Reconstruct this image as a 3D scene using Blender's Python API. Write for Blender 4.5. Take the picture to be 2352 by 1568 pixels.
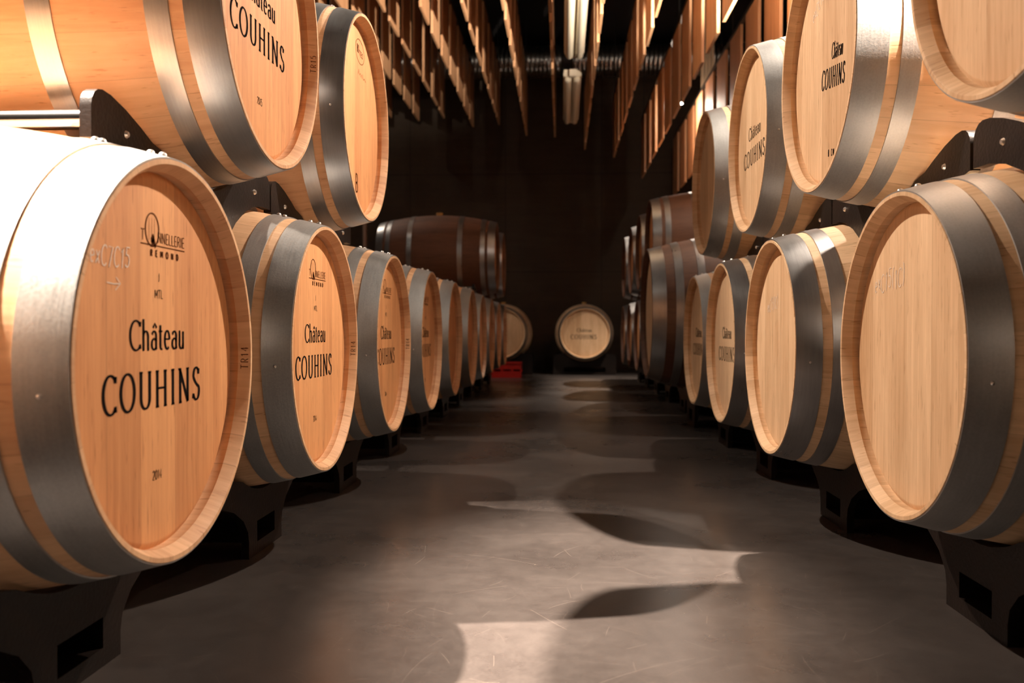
import bpy, bmesh, math, random
from mathutils import Vector, Matrix
PI = math.pi
for o in list(bpy.data.objects): bpy.data.objects.remove(o)
scn = bpy.context.scene
C = scn.collection

# ------------------------------------------------------------------ camera, world, lights, exposure
CAMH = 0.51
F_PX = 1999.5
cam_d = bpy.data.cameras.new('camera'); cam = bpy.data.objects.new('camera', cam_d); C.objects.link(cam)
cam_d.sensor_width = 36.0; cam_d.lens = F_PX / 2352 * 36.0
cam_d.clip_start = 0.01
YAW, PIT, ROLL = math.radians(3.306), math.radians(-0.728), math.radians(0.073)
cam.matrix_world = (Matrix.Translation((0, 0, CAMH)) @ Matrix.Rotation(YAW, 4, 'Z') @
                    Matrix.Rotation(PI / 2 + PIT, 4, 'X') @ Matrix.Rotation(ROLL, 4, 'Z'))
cam_d.dof.use_dof = True; cam_d.dof.focus_distance = 1.9; cam_d.dof.aperture_fstop = 4.5
scn.camera = cam

w = bpy.data.worlds.new('world'); scn.world = w; w.use_nodes = True
w.node_tree.nodes['Background'].inputs[0].default_value = (1.0, 0.72, 0.5, 1)
w.node_tree.nodes['Background'].inputs[1].default_value = 0.012

scn.view_settings.view_transform = 'Standard'
scn.view_settings.look = 'None'
scn.view_settings.exposure = 0.0
scn.view_settings.gamma = 1.0
scn.view_settings.use_curve_mapping = False

WARM = (1.0, 0.84, 0.70)
# (x, y, z, aim x, aim y, aim z, watts, cone deg, blend): the ceiling spotlights over both stacks and the added ones
# (x, y, z, aim x, aim y, aim z, beam watts, cone deg, blend, spill watts): the ceiling spotlights over both stacks; last three added, out of view
LAMPS = [
    (1.137, 1.09, 2.72, 0.80, 1.62, 0.0, 3500, 48, 0.5, 24),
    (1.115, 2.95, 2.66, 0.60, 3.05, 0.0, 260, 66, 0.7, 10),
    (1.115, 4.75, 2.66, 0.60, 4.95, 0.0, 90, 70, 0.7, 8),
    (1.094, 8.30, 2.62, 0.80, 8.10, 0.0, 800, 96, 0.8, 10),
    (-2.14, 0.874, 3.77, -1.12, 1.38, 0.8, 10000, 35, 0.95, 15),
    (-2.14, 3.20, 3.77, -0.70, 3.30, 0.4, 300, 46, 0.8, 20),
    (-2.14, 5.40, 3.77, -0.70, 5.30, 0.4, 60, 50, 0.8, 4),
    (-3.00, 8.00, 3.77, -0.10, 8.30, 0.0, 250, 60, 0.8, 10),
    (1.115, 3.15, 2.66, -0.90, 1.70, 1.05, 560, 57, 1.0, 0),  # added out of view to light the left barrel heads across the aisle
    (-2.14, 3.40, 3.77, 0.90, 1.75, 0.75, 1000, 46, 1.0, 0),  # extra unseen lamp, put in to brighten the right barrel heads
    (1.115, 4.00, 1.92, -1.10, 7.20, 5.10, 1300, 70, 0.5, 0),  # added uplight hidden behind an upper barrel, brightens the left boards
]
def spot(x, y, z, ax, ay, az, watts, cone, blend, spill, col=WARM):
    ld = bpy.data.lights.new('spot_light', 'SPOT'); o = bpy.data.objects.new('spot_light', ld); C.objects.link(o)
    ld.energy = watts; ld.spot_size = math.radians(cone); ld.spot_blend = blend
    ld.shadow_soft_size = 0.022; ld.color = col
    d = Vector((ax - x, ay - y, az - z)).normalized()
    o.location = Vector((x, y, z)); o.rotation_mode = 'QUATERNION'; o.rotation_quaternion = d.to_track_quat('-Z', 'Y')
    if not spill: return d
    pl = bpy.data.lights.new('lamp_spill', 'POINT'); q = bpy.data.objects.new('lamp_spill', pl); C.objects.link(q)
    pl.energy = spill; pl.shadow_soft_size = 0.022; pl.color = col; q.location = o.location
    return d
LAMP_DIRS = [spot(*l) for l in LAMPS]

# ------------------------------------------------------------------ node helpers / materials
def new_mat(name):
    m = bpy.data.materials.new(name); m.use_nodes = True
    nt = m.node_tree; b = nt.nodes['Principled BSDF']
    return m, nt, b
def nd(nt, typ, **kw):
    n = nt.nodes.new(typ)
    for k, v in kw.items():
        if k == 'inp':
            for kk, vv in v.items(): n.inputs[kk].default_value = vv
        else: setattr(n, k, v)
    return n
def lk(nt, a, b): nt.links.new(a, b)
def math_n(nt, op, a, b=None, clamp=False):
    n = nt.nodes.new('ShaderNodeMath'); n.operation = op; n.use_clamp = clamp
    for i, v in enumerate((a, b)):
        if v is None: continue
        if isinstance(v, (int, float)): n.inputs[i].default_value = v
        else: lk(nt, v, n.inputs[i])
    return n.outputs[0]
def ramp(nt, fac, stops):
    r = nt.nodes.new('ShaderNodeValToRGB'); e = r.color_ramp.elements
    while len(e) > 2: e.remove(e[-1])
    for i, (p, c) in enumerate(stops):
        if i < 2: el = e[i]; el.position = p
        else: el = e.new(p)
        el.color = (*c, 1)
    lk(nt, fac, r.inputs[0]); return r.outputs[0]
def mix_rgb(nt, typ, fac, a, b):
    n = nt.nodes.new('ShaderNodeMix'); n.data_type = 'RGBA'; n.blend_type = typ
    for sock, v in ((n.inputs[0], fac), (n.inputs[6], a), (n.inputs[7], b)):
        if isinstance(v, (int, float)): sock.default_value = v
        elif isinstance(v, tuple): sock.default_value = (*v, 1) if len(v) == 3 else v
        else: lk(nt, v, sock)
    return n.outputs[2]
def bm_box(bm, x0, x1, y0, y1, z0, z1):
    r = bmesh.ops.create_cube(bm, size=1.0)
    for v in r['verts']: v.co = Vector(((x0 + x1) / 2 + v.co.x * (x1 - x0), (y0 + y1) / 2 + v.co.y * (y1 - y0), (z0 + z1) / 2 + v.co.z * (z1 - z0)))
def simple(name, col, rough=0.5, metal=0.0, emit=None, estr=0.0):
    m, nt, b = new_mat(name)
    b.inputs['Base Color'].default_value = (*col, 1); b.inputs['Roughness'].default_value = rough
    b.inputs['Metallic'].default_value = metal
    if emit: b.inputs['Emission Color'].default_value = (*emit, 1); b.inputs['Emission Strength'].default_value = estr
    return m

def wood(name, dark, light, mode, BR=0.345, NST=27, rough=0.64):
    """mode 'staves': grain along x, tone per stave; 'head': vertical planks, grain along z"""
    m, nt, b = new_mat(name)
    tc = nd(nt, 'ShaderNodeTexCoord'); sp = nd(nt, 'ShaderNodeSeparateXYZ'); lk(nt, tc.outputs['Object'], sp.inputs[0])
    oi = nd(nt, 'ShaderNodeObjectInfo')
    x, y, z = sp.outputs
    rnd = oi.outputs['Random']
    if mode == 'staves':
        ang = math_n(nt, 'ARCTAN2', y, math_n(nt, 'SUBTRACT', z, BR))
        a = math_n(nt, 'ADD', math_n(nt, 'MULTIPLY', ang, NST / (2 * PI)), math_n(nt, 'MULTIPLY', rnd, 5.0))
        jig = nd(nt, 'ShaderNodeTexNoise', noise_dimensions='1D', inp={'Scale': 0.8}); lk(nt, a, jig.inputs['W'])
        a2 = math_n(nt, 'ADD', a, math_n(nt, 'MULTIPLY', jig.outputs['Fac'], 0.9))
        cx, ca = math_n(nt, 'MULTIPLY', x, 7.0), math_n(nt, 'MULTIPLY', a, 6.0)
        seamw = 0.018
    else:
        a2 = math_n(nt, 'ADD', math_n(nt, 'MULTIPLY', y, 11.0), math_n(nt, 'MULTIPLY', rnd, 7.0))
        jig = nd(nt, 'ShaderNodeTexNoise', noise_dimensions='1D', inp={'Scale': 0.9}); lk(nt, a2, jig.inputs['W'])
        a2 = math_n(nt, 'ADD', a2, math_n(nt, 'MULTIPLY', jig.outputs['Fac'], 1.2))
        cx, ca = math_n(nt, 'MULTIPLY', z, 5.0), math_n(nt, 'MULTIPLY', y, 110.0)
        seamw = 0.012
    idn = math_n(nt, 'FLOOR', a2); fr = math_n(nt, 'FRACT', a2)
    wn = nd(nt, 'ShaderNodeTexWhiteNoise', noise_dimensions='2D')
    cv = nd(nt, 'ShaderNodeCombineXYZ'); lk(nt, idn, cv.inputs[0]); lk(nt, rnd, cv.inputs[1]); lk(nt, cv.outputs[0], wn.inputs['Vector'])
    gv = nd(nt, 'ShaderNodeCombineXYZ'); lk(nt, cx, gv.inputs[0]); lk(nt, ca, gv.inputs[1])
    lk(nt, math_n(nt, 'MULTIPLY', math_n(nt, 'ADD', idn, math_n(nt, 'MULTIPLY', rnd, 50)), 3.7), gv.inputs[2])
    g = nd(nt, 'ShaderNodeTexNoise', inp={'Scale': 1.0, 'Detail': 5.0, 'Roughness': 0.6, 'Distortion': 0.4}); lk(nt, gv.outputs[0], g.inputs['Vector'])
    # broad figure
    gv2 = nd(nt, 'ShaderNodeVectorMath', operation='MULTIPLY'); gv2.inputs[1].default_value = (0.6, 0.16, 1.0); lk(nt, gv.outputs[0], gv2.inputs[0])
    g2 = nd(nt, 'ShaderNodeTexNoise', inp={'Scale': 1.0, 'Detail': 3.0, 'Distortion': 0.8}); lk(nt, gv2.outputs[0], g2.inputs['Vector'])
    f = math_n(nt, 'ADD', math_n(nt, 'MULTIPLY', g.outputs['Fac'], 0.55), math_n(nt, 'MULTIPLY', g2.outputs['Fac'], 0.40))
    f = math_n(nt, 'ADD', f, math_n(nt, 'MULTIPLY', math_n(nt, 'SUBTRACT', wn.outputs['Value'], 0.5), 0.24))
    f = math_n(nt, 'ADD', f, math_n(nt, 'MULTIPLY', math_n(nt, 'SUBTRACT', rnd, 0.5), 0.12))
    col = ramp(nt, f, [(0.24, dark), (0.70, light)])
    # small dark pores drawn out along the grain
    pv = nd(nt, 'ShaderNodeVectorMath', operation='MULTIPLY'); pv.inputs[1].default_value = (4.0, 2.6, 1.0); lk(nt, gv.outputs[0], pv.inputs[0])
    pn = nd(nt, 'ShaderNodeTexNoise', inp={'Scale': 1.0, 'Detail': 2.0}); lk(nt, pv.outputs[0], pn.inputs['Vector'])
    pores = ramp(nt, pn.outputs['Fac'], [(0.27, (0.66, 0.58, 0.5)), (0.36, (1, 1, 1))])
    col = mix_rgb(nt, 'MULTIPLY', 1.0, col, pores)
    seam = math_n(nt, 'LESS_THAN', fr, seamw)
    col = mix_rgb(nt, 'MIX', math_n(nt, 'MULTIPLY', seam, 0.32), col, tuple(c * 0.4 for c in dark))
    lk(nt, col, b.inputs['Base Color'])
    b.inputs['Roughness'].default_value = rough
    bp = nd(nt, 'ShaderNodeBump', inp={'Strength': 0.12, 'Distance': 0.002}); lk(nt, g.outputs['Fac'], bp.inputs['Height']); lk(nt, bp.outputs[0], b.inputs['Normal'])
    return m

def steel(name, col, rough, metal, spangle, BR=0.345):
    m, nt, b = new_mat(name)
    tc = nd(nt, 'ShaderNodeTexCoord'); oi = nd(nt, 'ShaderNodeObjectInfo')
    ad = nd(nt, 'ShaderNodeVectorMath', operation='ADD'); lk(nt, tc.outputs['Object'], ad.inputs[0])
    cb = nd(nt, 'ShaderNodeCombineXYZ')
    for i in range(3): lk(nt, math_n(nt, 'MULTIPLY', oi.outputs['Random'], 13.0 * (i + 1)), cb.inputs[i])
    lk(nt, cb.outputs[0], ad.inputs[1])
    n1 = nd(nt, 'ShaderNodeTexNoise', inp={'Scale': 9.0, 'Detail': 4.0}); lk(nt, ad.outputs[0], n1.inputs['Vector'])
    vs = nd(nt, 'ShaderNodeVectorMath', operation='MULTIPLY'); vs.inputs[1].default_value = (320, 14, 14); lk(nt, ad.outputs[0], vs.inputs[0])
    n2 = nd(nt, 'ShaderNodeTexNoise', inp={'Scale': 1.0, 'Detail': 2.0}); lk(nt, vs.outputs[0], n2.inputs['Vector'])
    n3 = nd(nt, 'ShaderNodeTexNoise', inp={'Scale': 260.0, 'Detail': 1.0}); lk(nt, ad.outputs[0], n3.inputs['Vector'])
    f = math_n(nt, 'ADD', math_n(nt, 'MULTIPLY', n1.outputs['Fac'], 0.6), math_n(nt, 'MULTIPLY', n2.outputs['Fac'], 0.25))
    f = math_n(nt, 'ADD', f, math_n(nt, 'MULTIPLY', n3.outputs['Fac'], spangle))
    c = ramp(nt, f, [(0.25, tuple(v * 0.62 for v in col)), (0.75, col)])
    lk(nt, c, b.inputs['Base Color']); b.inputs['Metallic'].default_value = metal
    r = math_n(nt, 'ADD', math_n(nt, 'MULTIPLY', f, 0.35), rough - 0.17)
    lk(nt, r, b.inputs['Roughness'])
    bp = nd(nt, 'ShaderNodeBump', inp={'Strength': 0.06 + spangle * 0.2, 'Distance': 0.001}); lk(nt, math_n(nt, 'ADD', n2.outputs['Fac'], n3.outputs['Fac']), bp.inputs['Height'])
    lk(nt, bp.outputs[0], b.inputs['Normal'])
    return m

M = {}
OW = ((0.50, 0.20, 0.070), (0.80, 0.39, 0.16))
OP = ((0.52, 0.31, 0.155), (0.82, 0.57, 0.345))
M['staves_warm'] = wood('oak_staves_warm', (0.53, 0.275, 0.135), (0.80, 0.50, 0.28), 'staves'); M['head_warm'] = wood('oak_head_warm', *OW, 'head')
M['staves_pale'] = wood('oak_staves_pale', *OP, 'staves'); M['head_pale'] = wood('oak_head_pale', *OP, 'head')
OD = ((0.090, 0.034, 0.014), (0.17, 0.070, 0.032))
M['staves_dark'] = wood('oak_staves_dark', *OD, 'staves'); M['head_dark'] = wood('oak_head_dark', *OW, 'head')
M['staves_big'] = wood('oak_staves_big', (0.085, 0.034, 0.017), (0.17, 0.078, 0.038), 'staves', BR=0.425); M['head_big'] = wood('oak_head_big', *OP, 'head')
M['steel'] = steel('brushed_steel', (0.50, 0.49, 0.48), 0.34, 0.92, 0.05)
M['zinc'] = steel('galvanised_steel', (0.46, 0.455, 0.44), 0.44, 0.82, 0.35)
M['rivet'] = simple('rivet_metal', (0.75, 0.72, 0.68), 0.3, 0.9)
M['ink'] = simple('black_ink', (0.012, 0.010, 0.010), 0.7)
M['ink'].node_tree.nodes['Principled BSDF'].inputs['Specular IOR Level'].default_value = 0.0
M['brand'] = simple('branded_mark', (0.10, 0.035, 0.015), 0.8)
M['brand'].node_tree.nodes['Principled BSDF'].inputs['Specular IOR Level'].default_value = 0.0
M['chalk'] = simple('white_chalk', (0.78, 0.70, 0.60), 0.9)
M['bung'] = simple('silicone_bung', (0.62, 0.36, 0.12), 0.5)
M['red'] = simple('red_plastic', (0.45, 0.02, 0.015), 0.3)
M['tube'] = simple('chrome_tube', (0.35, 0.34, 0.33), 0.18, 1.0)
M['black'] = simple('black_metal', (0.012, 0.011, 0.010), 0.4)
M['white_pl'] = simple('pale_plastic', (0.62, 0.55, 0.42), 0.35)
M['glass_tube'] = simple('opal_tube', (0.75, 0.68, 0.52), 0.25)
M['lens'] = simple('lamp_lens', (1, 1, 1), 0.3, 0, (1.0, 0.93, 0.82), 60.0)

def plate_mat():
    m, nt, b = new_mat('black_plate')
    tc = nd(nt, 'ShaderNodeTexCoord')
    n = nd(nt, 'ShaderNodeTexNoise', inp={'Scale': 140.0, 'Detail': 3.0}); lk(nt, tc.outputs['Object'], n.inputs['Vector'])
    n2 = nd(nt, 'ShaderNodeTexNoise', inp={'Scale': 7.0, 'Detail': 4.0}); lk(nt, tc.outputs['Object'], n2.inputs['Vector'])
    lk(nt, ramp(nt, n2.outputs['Fac'], [(0.3, (0.007, 0.005, 0.004)), (0.8, (0.016, 0.010, 0.008))]), b.inputs['Base Color'])
    b.inputs['Roughness'].default_value = 0.40; b.inputs['Specular IOR Level'].default_value = 0.22
    bp = nd(nt, 'ShaderNodeBump', inp={'Strength': 0.35, 'Distance': 0.002}); lk(nt, n.outputs['Fac'], bp.inputs['Height']); lk(nt, bp.outputs[0], b.inputs['Normal'])
    return m
M['plate'] = plate_mat()

def floor_mat():
    m, nt, b = new_mat('polished_concrete')
    tc = nd(nt, 'ShaderNodeTexCoord'); P = tc.outputs['Object']
    n1 = nd(nt, 'ShaderNodeTexNoise', inp={'Scale': 2.2, 'Detail': 6.0, 'Roughness': 0.62}); lk(nt, P, n1.inputs['Vector'])
    n2 = nd(nt, 'ShaderNodeTexNoise', inp={'Scale': 26.0, 'Detail': 5.0, 'Roughness': 0.7}); lk(nt, P, n2.inputs['Vector'])
    n4 = nd(nt, 'ShaderNodeTexNoise', inp={'Scale': 190.0, 'Detail': 3.0, 'Roughness': 0.7}); lk(nt, P, n4.inputs['Vector'])
    f = math_n(nt, 'ADD', math_n(nt, 'MULTIPLY', n1.outputs['Fac'], 0.5), math_n(nt, 'MULTIPLY', n2.outputs['Fac'], 0.27))
    f = math_n(nt, 'ADD', f, math_n(nt, 'MULTIPLY', n4.outputs['Fac'], 0.23))
    col = ramp(nt, f, [(0.38, (0.033, 0.027, 0.0245)), (0.62, (0.062, 0.052, 0.047))])
    # short scratches: one straight nick per voronoi cell, turned by the cell's random colour
    acc = None
    for sc, ln, wd, st in ((3.2, 0.30, 0.0016, 0.0), (5.5, 0.34, 0.0022, 4.3), (9.0, 0.30, 0.0035, 9.1), (14.0, 0.30, 0.005, 2.7)):
        mp = nd(nt, 'ShaderNodeMapping'); mp.inputs['Location'].default_value = (st, st * .7, 0); mp.inputs['Scale'].default_value = (sc, sc, 0); lk(nt, P, mp.inputs['Vector'])
        vr = nd(nt, 'ShaderNodeTexVoronoi', inp={'Scale': 1.0}); lk(nt, mp.outputs[0], vr.inputs['Vector'])
        df = nd(nt, 'ShaderNodeVectorMath', operation='SUBTRACT'); lk(nt, mp.outputs[0], df.inputs[0]); lk(nt, vr.outputs['Position'], df.inputs[1])
        cs = nd(nt, 'ShaderNodeSeparateColor'); lk(nt, vr.outputs['Color'], cs.inputs[0])
        rt = nd(nt, 'ShaderNodeVectorRotate', rotation_type='Z_AXIS'); lk(nt, df.outputs[0], rt.inputs['Vector']); lk(nt, math_n(nt, 'MULTIPLY', cs.outputs[0], 6.28), rt.inputs['Angle'])
        ss = nd(nt, 'ShaderNodeSeparateXYZ'); lk(nt, rt.outputs[0], ss.inputs[0])
        yy = math_n(nt, 'ADD', ss.outputs[1], math_n(nt, 'MULTIPLY', math_n(nt, 'MULTIPLY', ss.outputs[0], ss.outputs[0]), math_n(nt, 'SUBTRACT', cs.outputs[1], 0.5)))
        ln_m = math_n(nt, 'MULTIPLY', math_n(nt, 'LESS_THAN', math_n(nt, 'ABSOLUTE', yy), wd), math_n(nt, 'LESS_THAN', math_n(nt, 'ABSOLUTE', ss.outputs[0]), ln))
        ln_m = math_n(nt, 'MULTIPLY', ln_m, math_n(nt, 'MULTIPLY', cs.outputs[2], cs.outputs[2]))
        acc = ln_m if acc is None else math_n(nt, 'MAXIMUM', acc, ln_m)
    vo = nd(nt, 'ShaderNodeTexVoronoi', inp={'Scale': 15.0}); lk(nt, P, vo.inputs['Vector'])
    fleck = math_n(nt, 'LESS_THAN', vo.outputs['Distance'], 0.020)
    acc2 = math_n(nt, 'MAXIMUM', math_n(nt, 'MULTIPLY', acc, 0.38), math_n(nt, 'MULTIPLY', fleck, 0.6))
    col = mix_rgb(nt, 'MIX', acc2, col, (0.24, 0.195, 0.16))
    lk(nt, col, b.inputs['Base Color'])
    lk(nt, ramp(nt, n1.outputs['Fac'], [(0.3, (0.24,) * 3), (0.7, (0.36,) * 3)]), b.inputs['Roughness'])
    b.inputs['Specular IOR Level'].default_value = 0.55
    bp = nd(nt, 'ShaderNodeBump', inp={'Strength': 0.02, 'Distance': 0.002}); lk(nt, n2.outputs['Fac'], bp.inputs['Height']); lk(nt, bp.outputs[0], b.inputs['Normal'])
    return m
M['floor'] = floor_mat()

def concrete(name, c0, c1, seams=True):
    m, nt, b = new_mat(name)
    tc = nd(nt, 'ShaderNodeTexCoord'); P = tc.outputs['Object']; sp = nd(nt, 'ShaderNodeSeparateXYZ'); lk(nt, P, sp.inputs[0])
    n1 = nd(nt, 'ShaderNodeTexNoise', inp={'Scale': 1.3, 'Detail': 8.0, 'Roughness': 0.65}); lk(nt, P, n1.inputs['Vector'])
    mp = nd(nt, 'ShaderNodeMapping'); mp.inputs['Scale'].default_value = (1.5, 1.5, 18); lk(nt, P, mp.inputs['Vector'])
    n2 = nd(nt, 'ShaderNodeTexNoise', inp={'Scale': 1.0, 'Detail': 4.0}); lk(nt, mp.outputs[0], n2.inputs['Vector'])
    f = math_n(nt, 'ADD', math_n(nt, 'MULTIPLY', n1.outputs['Fac'], 0.7), math_n(nt, 'MULTIPLY', n2.outputs['Fac'], 0.3))
    col = ramp(nt, f, [(0.3, c0), (0.7, c1)])
    if seams:
        sz = math_n(nt, 'LESS_THAN', math_n(nt, 'FRACT', math_n(nt, 'MULTIPLY', math_n(nt, 'ADD', sp.outputs[2], 0.0), 1 / 1.27)), 0.010)
        sx = math_n(nt, 'LESS_THAN', math_n(nt, 'FRACT', math_n(nt, 'MULTIPLY', math_n(nt, 'ADD', sp.outputs[0], 0.75), 1 / 1.25)), 0.010)
        col = mix_rgb(nt, 'MIX', math_n(nt, 'MULTIPLY', math_n(nt, 'MAXIMUM', sz, sx), 0.5), col, tuple(v * 0.4 for v in c0))
    lk(nt, col, b.inputs['Base Color']); b.inputs['Roughness'].default_value = 0.8
    return m
M['wall'] = concrete('dark_concrete', (0.045, 0.029, 0.017), (0.080, 0.056, 0.036))
M['dark'] = concrete('black_painted', (0.006, 0.005, 0.005), (0.012, 0.010, 0.009), False)

def board_mat():
    m, nt, b = new_mat('larch_board')
    tc = nd(nt, 'ShaderNodeTexCoord'); oi = nd(nt, 'ShaderNodeObjectInfo')
    mp = nd(nt, 'ShaderNodeMapping'); mp.inputs['Scale'].default_value = (60, 40, 2.1); lk(nt, tc.outputs['Object'], mp.inputs['Vector'])
    n = nd(nt, 'ShaderNodeTexNoise', inp={'Scale': 1.0, 'Detail': 4.0}); lk(nt, mp.outputs[0], n.inputs['Vector'])
    f = math_n(nt, 'ADD', n.outputs['Fac'], math_n(nt, 'MULTIPLY', math_n(nt, 'SUBTRACT', oi.outputs['Random'], 0.5), 0.25))
    lk(nt, ramp(nt, f, [(0.3, (0.52, 0.27, 0.13)), (0.75, (0.76, 0.45, 0.24))]), b.inputs['Base Color'])
    b.inputs['Roughness'].default_value = 0.5
    return m
M['board'] = board_mat()

# ------------------------------------------------------------------ mesh helpers
def mesh_from(name, verts, faces, smooth=False):
    me = bpy.data.meshes.new(name); me.from_pydata(verts, [], faces); me.update()
    if smooth:
        for p in me.polygons: p.use_smooth = True
    return me
def shade_auto(me, ang=35):
    for p in me.polygons: p.use_smooth = True
    bm = bmesh.new(); bm.from_mesh(me)
    bmesh.ops.recalc_face_normals(bm, faces=bm.faces)
    for e in bm.edges:
        if len(e.link_faces) == 2 and e.calc_face_angle(0) > math.radians(ang): e.smooth = False
    bm.to_mesh(me); bm.free(); return me
def lathe_x(name, prof, zc, seg=96, closed=True):
    """profile of (x, r) turned about the x axis at height zc"""
    vs, fs = [], []; n = len(prof)
    for i in range(seg):
        a = 2 * PI * i / seg
        for x, r in prof: vs.append((x, r * math.sin(a), zc + r * math.cos(a)))
    last = n if closed else n - 1
    for i in range(seg):
        j = (i + 1) % seg
        for k in range(last):
            l = (k + 1) % n
            if prof[k][1] < 1e-6 and prof[l][1] < 1e-6: continue
            fs.append((i * n + k, j * n + k, j * n + l, i * n + l))
    me = mesh_from(name, vs, fs)
    bm = bmesh.new(); bm.from_mesh(me); bmesh.ops.remove_doubles(bm, verts=bm.verts, dist=1e-6)
    bmesh.ops.dissolve_degenerate(bm, edges=bm.edges, dist=1e-7); bm.to_mesh(me); bm.free()
    return shade_auto(me)
def prism_x(name, outline, x0, x1, holes=(), bevel=0.0):
    """outline of (y, z) extruded from x0 to x1, with rectangular or round holes filled by triangulation"""
    bm = bmesh.new(); loops = [outline] + list(holes); es = []
    for lp in loops:
        vv = [bm.verts.new((x0, y, z)) for y, z in lp]
        es += [bm.edges.new((vv[i], vv[(i + 1) % len(vv)])) for i in range(len(vv))]
    bmesh.ops.triangle_fill(bm, use_beauty=True, use_dissolve=False, edges=es)
    r = bmesh.ops.extrude_face_region(bm, geom=list(bm.faces))
    bmesh.ops.translate(bm, vec=(x1 - x0, 0, 0), verts=[g for g in r['geom'] if isinstance(g, bmesh.types.BMVert)])
    bmesh.ops.recalc_face_normals(bm, faces=bm.faces)
    me = bpy.data.meshes.new(name); bm.to_mesh(me); bm.free(); return shade_auto(me, 30)
def box_me(name, x0, x1, y0, y1, z0, z1, bev=0.0):
    bm = bmesh.new(); bmesh.ops.create_cube(bm, size=1.0)
    for v in bm.verts:
        v.co = Vector(((x0 + x1) / 2 + v.co.x * (x1 - x0), (y0 + y1) / 2 + v.co.y * (y1 - y0), (z0 + z1) / 2 + v.co.z * (z1 - z0)))
    if bev: bmesh.ops.bevel(bm, geom=bm.edges[:], offset=bev, segments=2, affect='EDGES', profile=0.5)
    me = bpy.data.meshes.new(name); bm.to_mesh(me); bm.free(); return me
def cyl_me(name, p0, p1, r, seg=20, dome=False, r2=None):
    p0, p1 = Vector(p0), Vector(p1); d = p1 - p0; L = d.length; q = d.to_track_quat('Z', 'Y')
    prof = [(0, 0), (r, 0), (r if r2 is None else r2, L), (0, L)]
    if dome: prof = [(0, 0), (r * 0.6, 0.12 * r), (r * 0.92, 0.5 * r), (r, r), (r, L - r), (r * 0.92, L - 0.5 * r), (r * 0.6, L - 0.12 * r), (0, L)]
    vs, fs = [], []; n = len(prof)
    for i in range(seg):
        a = 2 * PI * i / seg
        for rr, h in prof: vs.append(p0 + q @ Vector((rr * math.cos(a), rr * math.sin(a), h)))
    for i in range(seg):
        j = (i + 1) % seg
        for k in range(n - 1): fs.append((i * n + k, j * n + k, j * n + k + 1, i * n + k + 1))
    me = mesh_from(name, [tuple(v) for v in vs], fs)
    bm = bmesh.new(); bm.from_mesh(me); bmesh.ops.remove_doubles(bm, verts=bm.verts, dist=1e-6); bm.to_mesh(me); bm.free()
    return shade_auto(me, 40)
def link(name, me, mat, parent=None, loc=None, label=None):
    if mat and not me.materials: me.materials.append(mat)
    o = bpy.data.objects.new(name, me); C.objects.link(o)
    if mat and me.materials[0] != mat:
        o.material_slots[0].link = 'OBJECT'; o.material_slots[0].material = mat
    if parent: o.parent = parent
    if loc: o.location = loc
    if label: o['label'] = label
    return o
def thing(name, label, cat, loc=(0, 0, 0), rz=0.0, group=None):
    o = bpy.data.objects.new(name, None); C.objects.link(o); o.empty_display_size = 0.1
    o.location = loc; o.rotation_euler = (0, 0, rz); o['label'] = label; o['category'] = cat
    if group: o['group'] = group
    return o
def struct(name, me, mat):
    o = link(name, me, mat); o['kind'] = 'structure'; return o

# ------------------------------------------------------------------ stroke lettering
def arc(cx, cy, rx, ry, a0, a1, n=18):
    return [(cx + rx * math.cos(math.radians(a0 + (a1 - a0) * i / n)), cy + ry * math.sin(math.radians(a0 + (a1 - a0) * i / n))) for i in range(n + 1)]
def ser(x, y, s=0.085): return [(x - s, y), (x + s, y)]
SERIF = {   # glyph: (advance, strokes); cap height 1
 'C': (0.62, [arc(.36, .5, .31, .5, 48, 312, 26), [(.57, .80), (.585, .97)], [(.57, .2), (.59, .04)]]),
 'O': (0.74, [arc(.37, .5, .32, .5, 0, 360, 36)]),
 'U': (0.68, [[(.12, 1), (.12, .3)] + arc(.34, .3, .22, .30, 180, 360, 16)[1:] + [(.56, 1)], ser(.12, 1), ser(.56, 1)]),
 'H': (0.70, [[(.13, 0), (.13, 1)], [(.57, 0), (.57, 1)], [(.13, .52), (.57, .52)], ser(.13, 0), ser(.13, 1), ser(.57, 0), ser(.57, 1)]),
 'I': (0.30, [[(.15, 0), (.15, 1)], ser(.15, 0), ser(.15, 1)]),
 'N': (0.72, [[(.13, 0), (.13, 1)], [(.11, 1), (.59, 0)], [(.59, 0), (.59, 1)], ser(.13, 0), ser(.10, 1), ser(.59, 1)]),
 'S': (0.52, [arc(.26, .745, .17, .255, 40, 190, 14) + [(.20, .56), (.30, .47)] + arc(.26, .27, .19, .27, 30, -150, 16), [(.40, .80), (.415, .97)], [(.08, .2), (.07, .05)]]),
 'h': (0.46, [[(.10, 0), (.10, 1.06)], [(.10, .50)] + arc(.23, .45, .13, .19, 140, 0, 10) + [(.36, 0)], ser(.10, 0, .05), ser(.36, 0, .05)]),
 'a': (0.40, [arc(.2, .47, .12, .17, 160, 0, 10) + [(.32, .06), (.35, 0)], arc(.20, .19, .135, .19, 30, 330, 16)]),
 't': (0.30, [[(.13, .86), (.13, .12)] + arc(.21, .12, .08, .12, 180, 300, 6), [(.03, .64), (.25, .64)]]),
 'e': (0.41, [[(.07, .36), (.34, .36)] + arc(.20, .33, .145, .33, 8, 310, 20)]),
 'u': (0.45, [[(.10, .64), (.10, .2)] + arc(.21, .2, .12, .20, 180, 320, 8) + [(.33, .2)], [(.33, .64), (.33, 0)], ser(.09, .64, .04), ser(.34, 0, .04)]),
 '^': (0.0, [[(-.30, .76), (-.20, .92), (-.10, .76)]]),
}
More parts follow.
